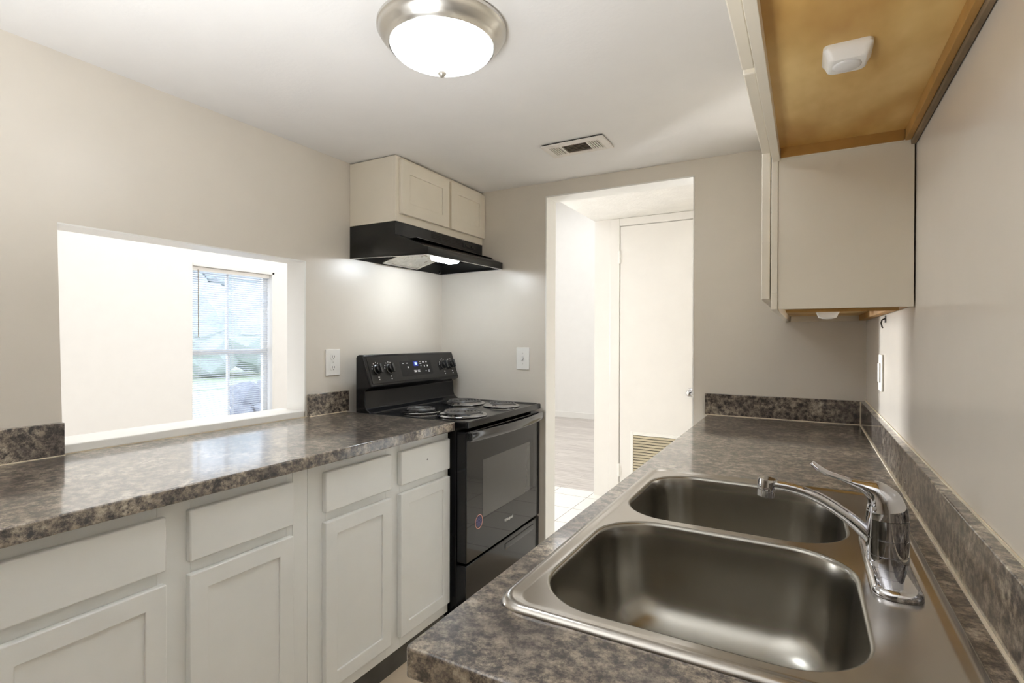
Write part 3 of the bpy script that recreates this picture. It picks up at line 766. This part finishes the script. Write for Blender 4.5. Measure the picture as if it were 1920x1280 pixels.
# oven door
DF = 0.315
dr = P(B(0.266, DF, -0.374, 0.374, 0.302, 0.868), 'oven_door', 'blackglass', bevel=0.004, seg=3)
B(DF-0.001, DF+0.0006, -0.236, 0.246, 0.464, 0.724).build('oven_window', 'ovenwin', dr, local=True)
text_mesh('badge', 'Whirlpool', 0.021, 'mark', dr, (DF+0.0006, 0.012, 0.385), (0, 1, 0), (0, 0, 1), 0.0004, 0.0004)
sg = MB(); sg.lathe([(0.0285, 0), (0.0285, 0.0006), (0.0315, 0.0006), (0.0315, 0)], (DF+0.0002, -0.270, 0.455), (1, 0, 0), 36, False, False)
so = sg.build('sticker', 'red', dr, local=True)
sg = MB()
for k in range(-3, 4):
    d = k*0.0075; hl = math.sqrt(max(0, 0.026**2-d*d))*0.85
    ax, az = 0.57, 0.82
    cy, cz = -0.270+d*az, 0.455-d*ax
    sg.faces([(DF+0.0007, cy-ax*hl-az*0.0014, cz-az*hl+ax*0.0014), (DF+0.0007, cy-ax*hl+az*0.0014, cz-az*hl-ax*0.0014), (DF+0.0007, cy+ax*hl+az*0.0014, cz+az*hl-ax*0.0014), (DF+0.0007, cy+ax*hl-az*0.0014, cz+az*hl+ax*0.0014)], [(0, 1, 2, 3)])
sg.build('stripes', 'indigo', so, local=True, smooth=0)
# bowed handle
m = MB(); loops = []
for i in range(25):
    t = i/24; y = -0.372+0.744*t
    bow = 0.022+0.030*math.sin(PI*min(max(t, 0), 1))**0.8
    x1 = DF+bow; x0 = x1-0.014
    loops.append([(x0, y, 0.830), (x1-0.003, y, 0.828), (x1, y, 0.832), (x1, y, 0.866), (x1-0.003, y, 0.870), (x0, y, 0.868)])
m.loft(loops)
m.build('handle', 'handle', dr, local=True, smooth=40)
for y in (-0.372, 0.345): B(DF-0.002, DF+0.024, y, y+0.027, 0.832, 0.866).build('handle_mount', 'black', dr, local=True, bevel=0.002)
# storage drawer
dw = P(B(0.262, 0.312, -0.374, 0.374, 0.105, 0.290), 'storage_drawer', 'black', bevel=0.004)
m = MB(); m.prism([(0.312, 0.270), (0.3150, 0.268), (0.3150, 0.252), (0.312, 0.236)], 'y', -0.02, 0.30)
m.build('pull_lip', 'black', dw, local=True, bevel=0.002)

# ================================================================== CEILING LIGHT, VENT, PLATES
lc = (-0.89, 1.19)
cl = thing('ceiling_light', 'round frosted glass flush-mount ceiling light with nickel ring, lit', 'ceiling light', (lc[0], lc[1], 1.997))
m = MB(); m.lathe([(0.174, 2.1335), (0.1785, 2.129), (0.1785, 2.121), (0.1745, 2.117), (0.1735, 2.113), (0.168, 2.104), (0.157, 2.094), (0.150, 2.087), (0.1485, 2.082), (0.146, 2.079), (0.142, 2.0795), (0.140, 2.083), (0.05, 2.09)], (lc[0], lc[1], 0), seg=72)
m.build('ring', 'nickel', cl, smooth=40)
m = MB(); pr = [(0.1415, 2.085), (0.1410, 2.079), (0.1375, 2.0725), (0.1290, 2.0645), (0.1110, 2.0545), (0.0860, 2.0425), (0.0560, 2.0290), (0.0300, 2.0190), (0.0120, 2.0135), (0.0, 2.013)]
m.lathe(pr, (lc[0], lc[1], 0), seg=64)
m.build('glass_bowl', 'dome', cl, smooth=60)
m = MB(); m.lathe([(0.004, 2.018), (0.0125, 2.013), (0.0125, 2.009), (0.010, 2.004), (0.005, 2.000), (0.001, 1.997)], (lc[0], lc[1], 0), seg=24)
m.build('finial', 'nickel', cl, smooth=40)

vx0, vx1, vy0, vy1 = -1.040, -0.750, 2.118, 2.268
cv = thing('ceiling_vent', 'white three-way air register in the ceiling near the doorway', 'vent', (-0.895, 2.193, 2.118))
zt, zb = 2.128, 2.120
m = MB()
ix0, ix1, iy0, iy1 = vx0+0.030, vx1-0.030, vy0+0.028, vy1-0.028
for a in ((vx0, ix0, vy0, vy1), (ix1, vx1, vy0, vy1), (ix0, ix1, vy0, iy0), (ix0, ix1, iy1, vy1), (ix0+0.052, ix0+0.058, iy0, iy1), (ix1-0.058, ix1-0.052, iy0, iy1)): m.box(a[0], a[1], a[2], a[3], zb, zt)
m.build('frame', 'vent', cv, bevel=0.001)
B(vx0+0.004, vx1-0.004, vy0+0.004, vy1-0.004, zt, ZK-0.001).build('duct_collar', 'gap', cv)
m = MB()
for k in range(6): 
    y = iy0+0.006+k*0.0155
    m.prism([(y, zb+0.001), (y+0.0012, zb), (y+0.0135, zt-0.001), (y+0.0123, zt)], 'x', ix0+0.058, ix1-0.058)
m.build('center_louvers', 'vent_taupe', cv, smooth=0)
for x0 in (ix0, ix1-0.052):
    m = MB()
    for k in range(5): m.box(x0+0.003+k*0.0105, x0+0.0075+k*0.0105, iy0, iy1, zb+0.001, zt-0.001)
    m.build('side_louvers', 'vent', cv, smooth=0)

def outlet_left():
    y0, y1, z0, z1 = 1.735, 1.823, 1.092, 1.218
    t = thing('outlet', 'white duplex power outlet on the left wall beside the stove', 'outlet', (XL, (y0+y1)/2, z0))
    B(XL+0.0003, XL+0.006, y0, y1, z0, z1).build('plate', 'plastic', t, bevel=0.003)
    yc = (y0+y1)/2
    for zc in (1.181, 1.130):
        m = MB(); m.loft([rrect(yc-0.0175, yc+0.0175, zc-0.0145, zc+0.0145, 0.012, 0, 6)]*1, False, False) if False else None
        lp = [[(XL+h, p[0], p[1]) for p in rrect(yc-0.0175, yc+0.0175, zc-0.0145, zc+0.0145, 0.012, 0, 6)] for h in (0.0055, 0.0078)]
        m = MB(); m.loft(lp); rc = m.build('receptacle', 'plastic', t)
        m = MB(); m.box(XL+0.0072, XL+0.0080, yc-0.0075, yc-0.0055, zc-0.003, zc+0.008); m.box(XL+0.0072, XL+0.0080, yc+0.0055, yc+0.0075, zc-0.002, zc+0.007)
        m.box(XL+0.0072, XL+0.0080, yc-0.002, yc+0.002, zc-0.011, zc-0.007)
        m.build('slots', 'slot', rc)
    MB().lathe([(0.0028, 0), (0.0028, 0.001)], (XL+0.0058, yc, 1.1555), (1, 0, 0), 12).build('screw', 'nickel', t)
outlet_left()
t = thing('light_switch', 'white toggle light switch plate on the back wall right of the stove', 'light switch', (-1.403, YB, 1.095))
B(-1.445, -1.362, YB-0.006, YB-0.0003, 1.095, 1.221).build('plate', 'plastic', t, bevel=0.003)
m = MB(); m.box(-1.409, -1.397, YB-0.007, YB-0.0055, 1.147, 1.170); m.prism([(YB-0.006, 1.154), (YB-0.018, 1.147), (YB-0.019, 1.151), (YB-0.006, 1.164)], 'x', -1.4065, -1.3995)
m.build('toggle', 'frost', t)
for z in (1.128, 1.188): MB().lathe([(0.0028, 0), (0.0028, 0.001)], (-1.403, YB-0.0058, z), (0, -1, 0), 12).build('screw', 'nickel', t)
t = thing('light_switch', 'white rocker switch plate on the right wall under the tall cabinet', 'light switch', (XR, 2.11, 1.102))
B(XR-0.0065, XR-0.0003, 2.073, 2.150, 1.102, 1.222).build('plate', 'plastic', t, bevel=0.002)
B(XR-0.0115, XR-0.006, 2.094, 2.129, 1.130, 1.194).build('rocker', 'plastic', t, bevel=0.002)
hk = MB(); hk.box(XR-0.002, XR-0.0003, 2.02, 2.045, 1.325, 1.347)
hk.tube([(XR-0.002, 2.032, 1.338), (XR-0.010, 2.030, 1.334), (XR-0.013, 2.026, 1.325), (XR-0.011, 2.022, 1.312), (XR-0.009, 2.020, 1.308)], 0.0022, 8)
tag(hk.build('wall_hook', 'gap'), 'small dark metal hook on the right wall just under the cabinet', 'hook')

# ================================================================== LIGHT
W = bpy.data.worlds.new('daylight'); S.world = W; W.use_nodes = True
wn = W.node_tree
bg = wn.nodes['Background']
tc_ = wn.nodes.new('ShaderNodeTexCoord'); sep = wn.nodes.new('ShaderNodeSeparateXYZ'); wr = wn.nodes.new('ShaderNodeValToRGB')
wr.color_ramp.elements[0].position = 0.0; wr.color_ramp.elements[0].color = (0.95, 0.97, 1.0, 1)
wr.color_ramp.elements[1].position = 0.6; wr.color_ramp.elements[1].color = (0.72, 0.84, 1.0, 1)
wn.links.new(tc_.outputs['Generated'], sep.inputs[0]); wn.links.new(sep.outputs['Z'], wr.inputs['Fac']); wn.links.new(wr.outputs['Color'], bg.inputs['Color'])
bg.inputs['Strength'].default_value = 2.9

def area(name, loc, target, sx_, sy_, power, color, spread=180):
    l = bpy.data.lights.new(name, 'AREA'); l.shape = 'RECTANGLE'; l.size = sx_; l.size_y = sy_; l.energy = power; l.color = color; l.spread = math.radians(spread)
    o = bpy.data.objects.new(name, l); COL.objects.link(o); o.location = loc
    o.rotation_euler = (Vector(target)-Vector(loc)).to_track_quat('-Z', 'Y').to_euler()
    return o
# unseen area lights added to brighten the rooms, plus far living-room daylight
area('living_top_fill', (-3.4, 2.6, LZ-0.05), (-3.4, 2.6, 0), 2.6, 4.0, 43, (0.97, 0.985, 1.0))  # added unseen overhead panel that brightens the living room
area('living_side_fill', (LX+0.06, 0.55, 1.05), (0, 0.75, 1.25), 1.5, 1.4, 34, (0.97, 0.985, 1.0))  # added at a blank wall to brighten the pass-through reveal
area('living_far_daylight', (LX+0.1, 5.45, 1.25), (XR, 1.9, 1.25), 0.45, 1.7, 25, (0.97, 0.985, 1.0), 40)
area('living_far_fill', (-2.4, 6.2, LZ-0.05), (-2.4, 6.2, 0), 2.6, 2.0, 31, (0.97, 0.985, 1.0))  # added overhead fill for the far end, no fixture there
area('ceiling_fill', (-0.85, -0.15, 0.85), (-0.85, 0.06, 2.4), 0.6, 0.6, 17, (0.95, 0.98, 1.0), 124)  # added unseen upward light that brightens the kitchen ceiling
area('hall_fill', (-0.6, 3.4, HZ-0.02), (-0.6, 3.4, 0), 0.3, 0.3, 0.8, (0.97, 0.985, 1.0))  # added fill under the hall ceiling, without a fixture

# ================================================================== CAMERA
F_PX, YAW, PITCH, ROLL, CAMH = 987.54, 0.5092, -0.0057, 0.0029, 1.2715
s, c = math.sin(YAW), math.cos(YAW)
r_ = Vector((c, s, 0)); f_ = Vector((-s, c, 0)); u_ = Vector((0, 0, 1))
F_ = f_*math.cos(PITCH)+u_*math.sin(PITCH); U1 = u_*math.cos(PITCH)-f_*math.sin(PITCH)
R_ = r_*math.cos(ROLL)+U1*math.sin(ROLL); U_ = U1*math.cos(ROLL)-r_*math.sin(ROLL)
cam = bpy.data.cameras.new('camera'); cam.sensor_width = 36.0; cam.lens = F_PX/1920*36.0; cam.clip_start = 0.02
co = bpy.data.objects.new('camera', cam); COL.objects.link(co)
mw = Matrix((R_, U_, -F_)).transposed().to_4x4(); mw.translation = Vector((0, 0, CAMH))
co.matrix_world = mw
S.camera = co
S.view_settings.view_transform = 'Standard'; S.view_settings.look = 'None'
S.view_settings.exposure = 0.52; S.view_settings.gamma = 1.0; S.view_settings.use_curve_mapping = False
S.cycles.use_denoising = True
S.cycles.max_bounces = 14; S.cycles.diffuse_bounces = 8; S.cycles.glossy_bounces = 6; S.cycles.transparent_max_bounces = 12
S.cycles.sample_clamp_indirect = 8.0
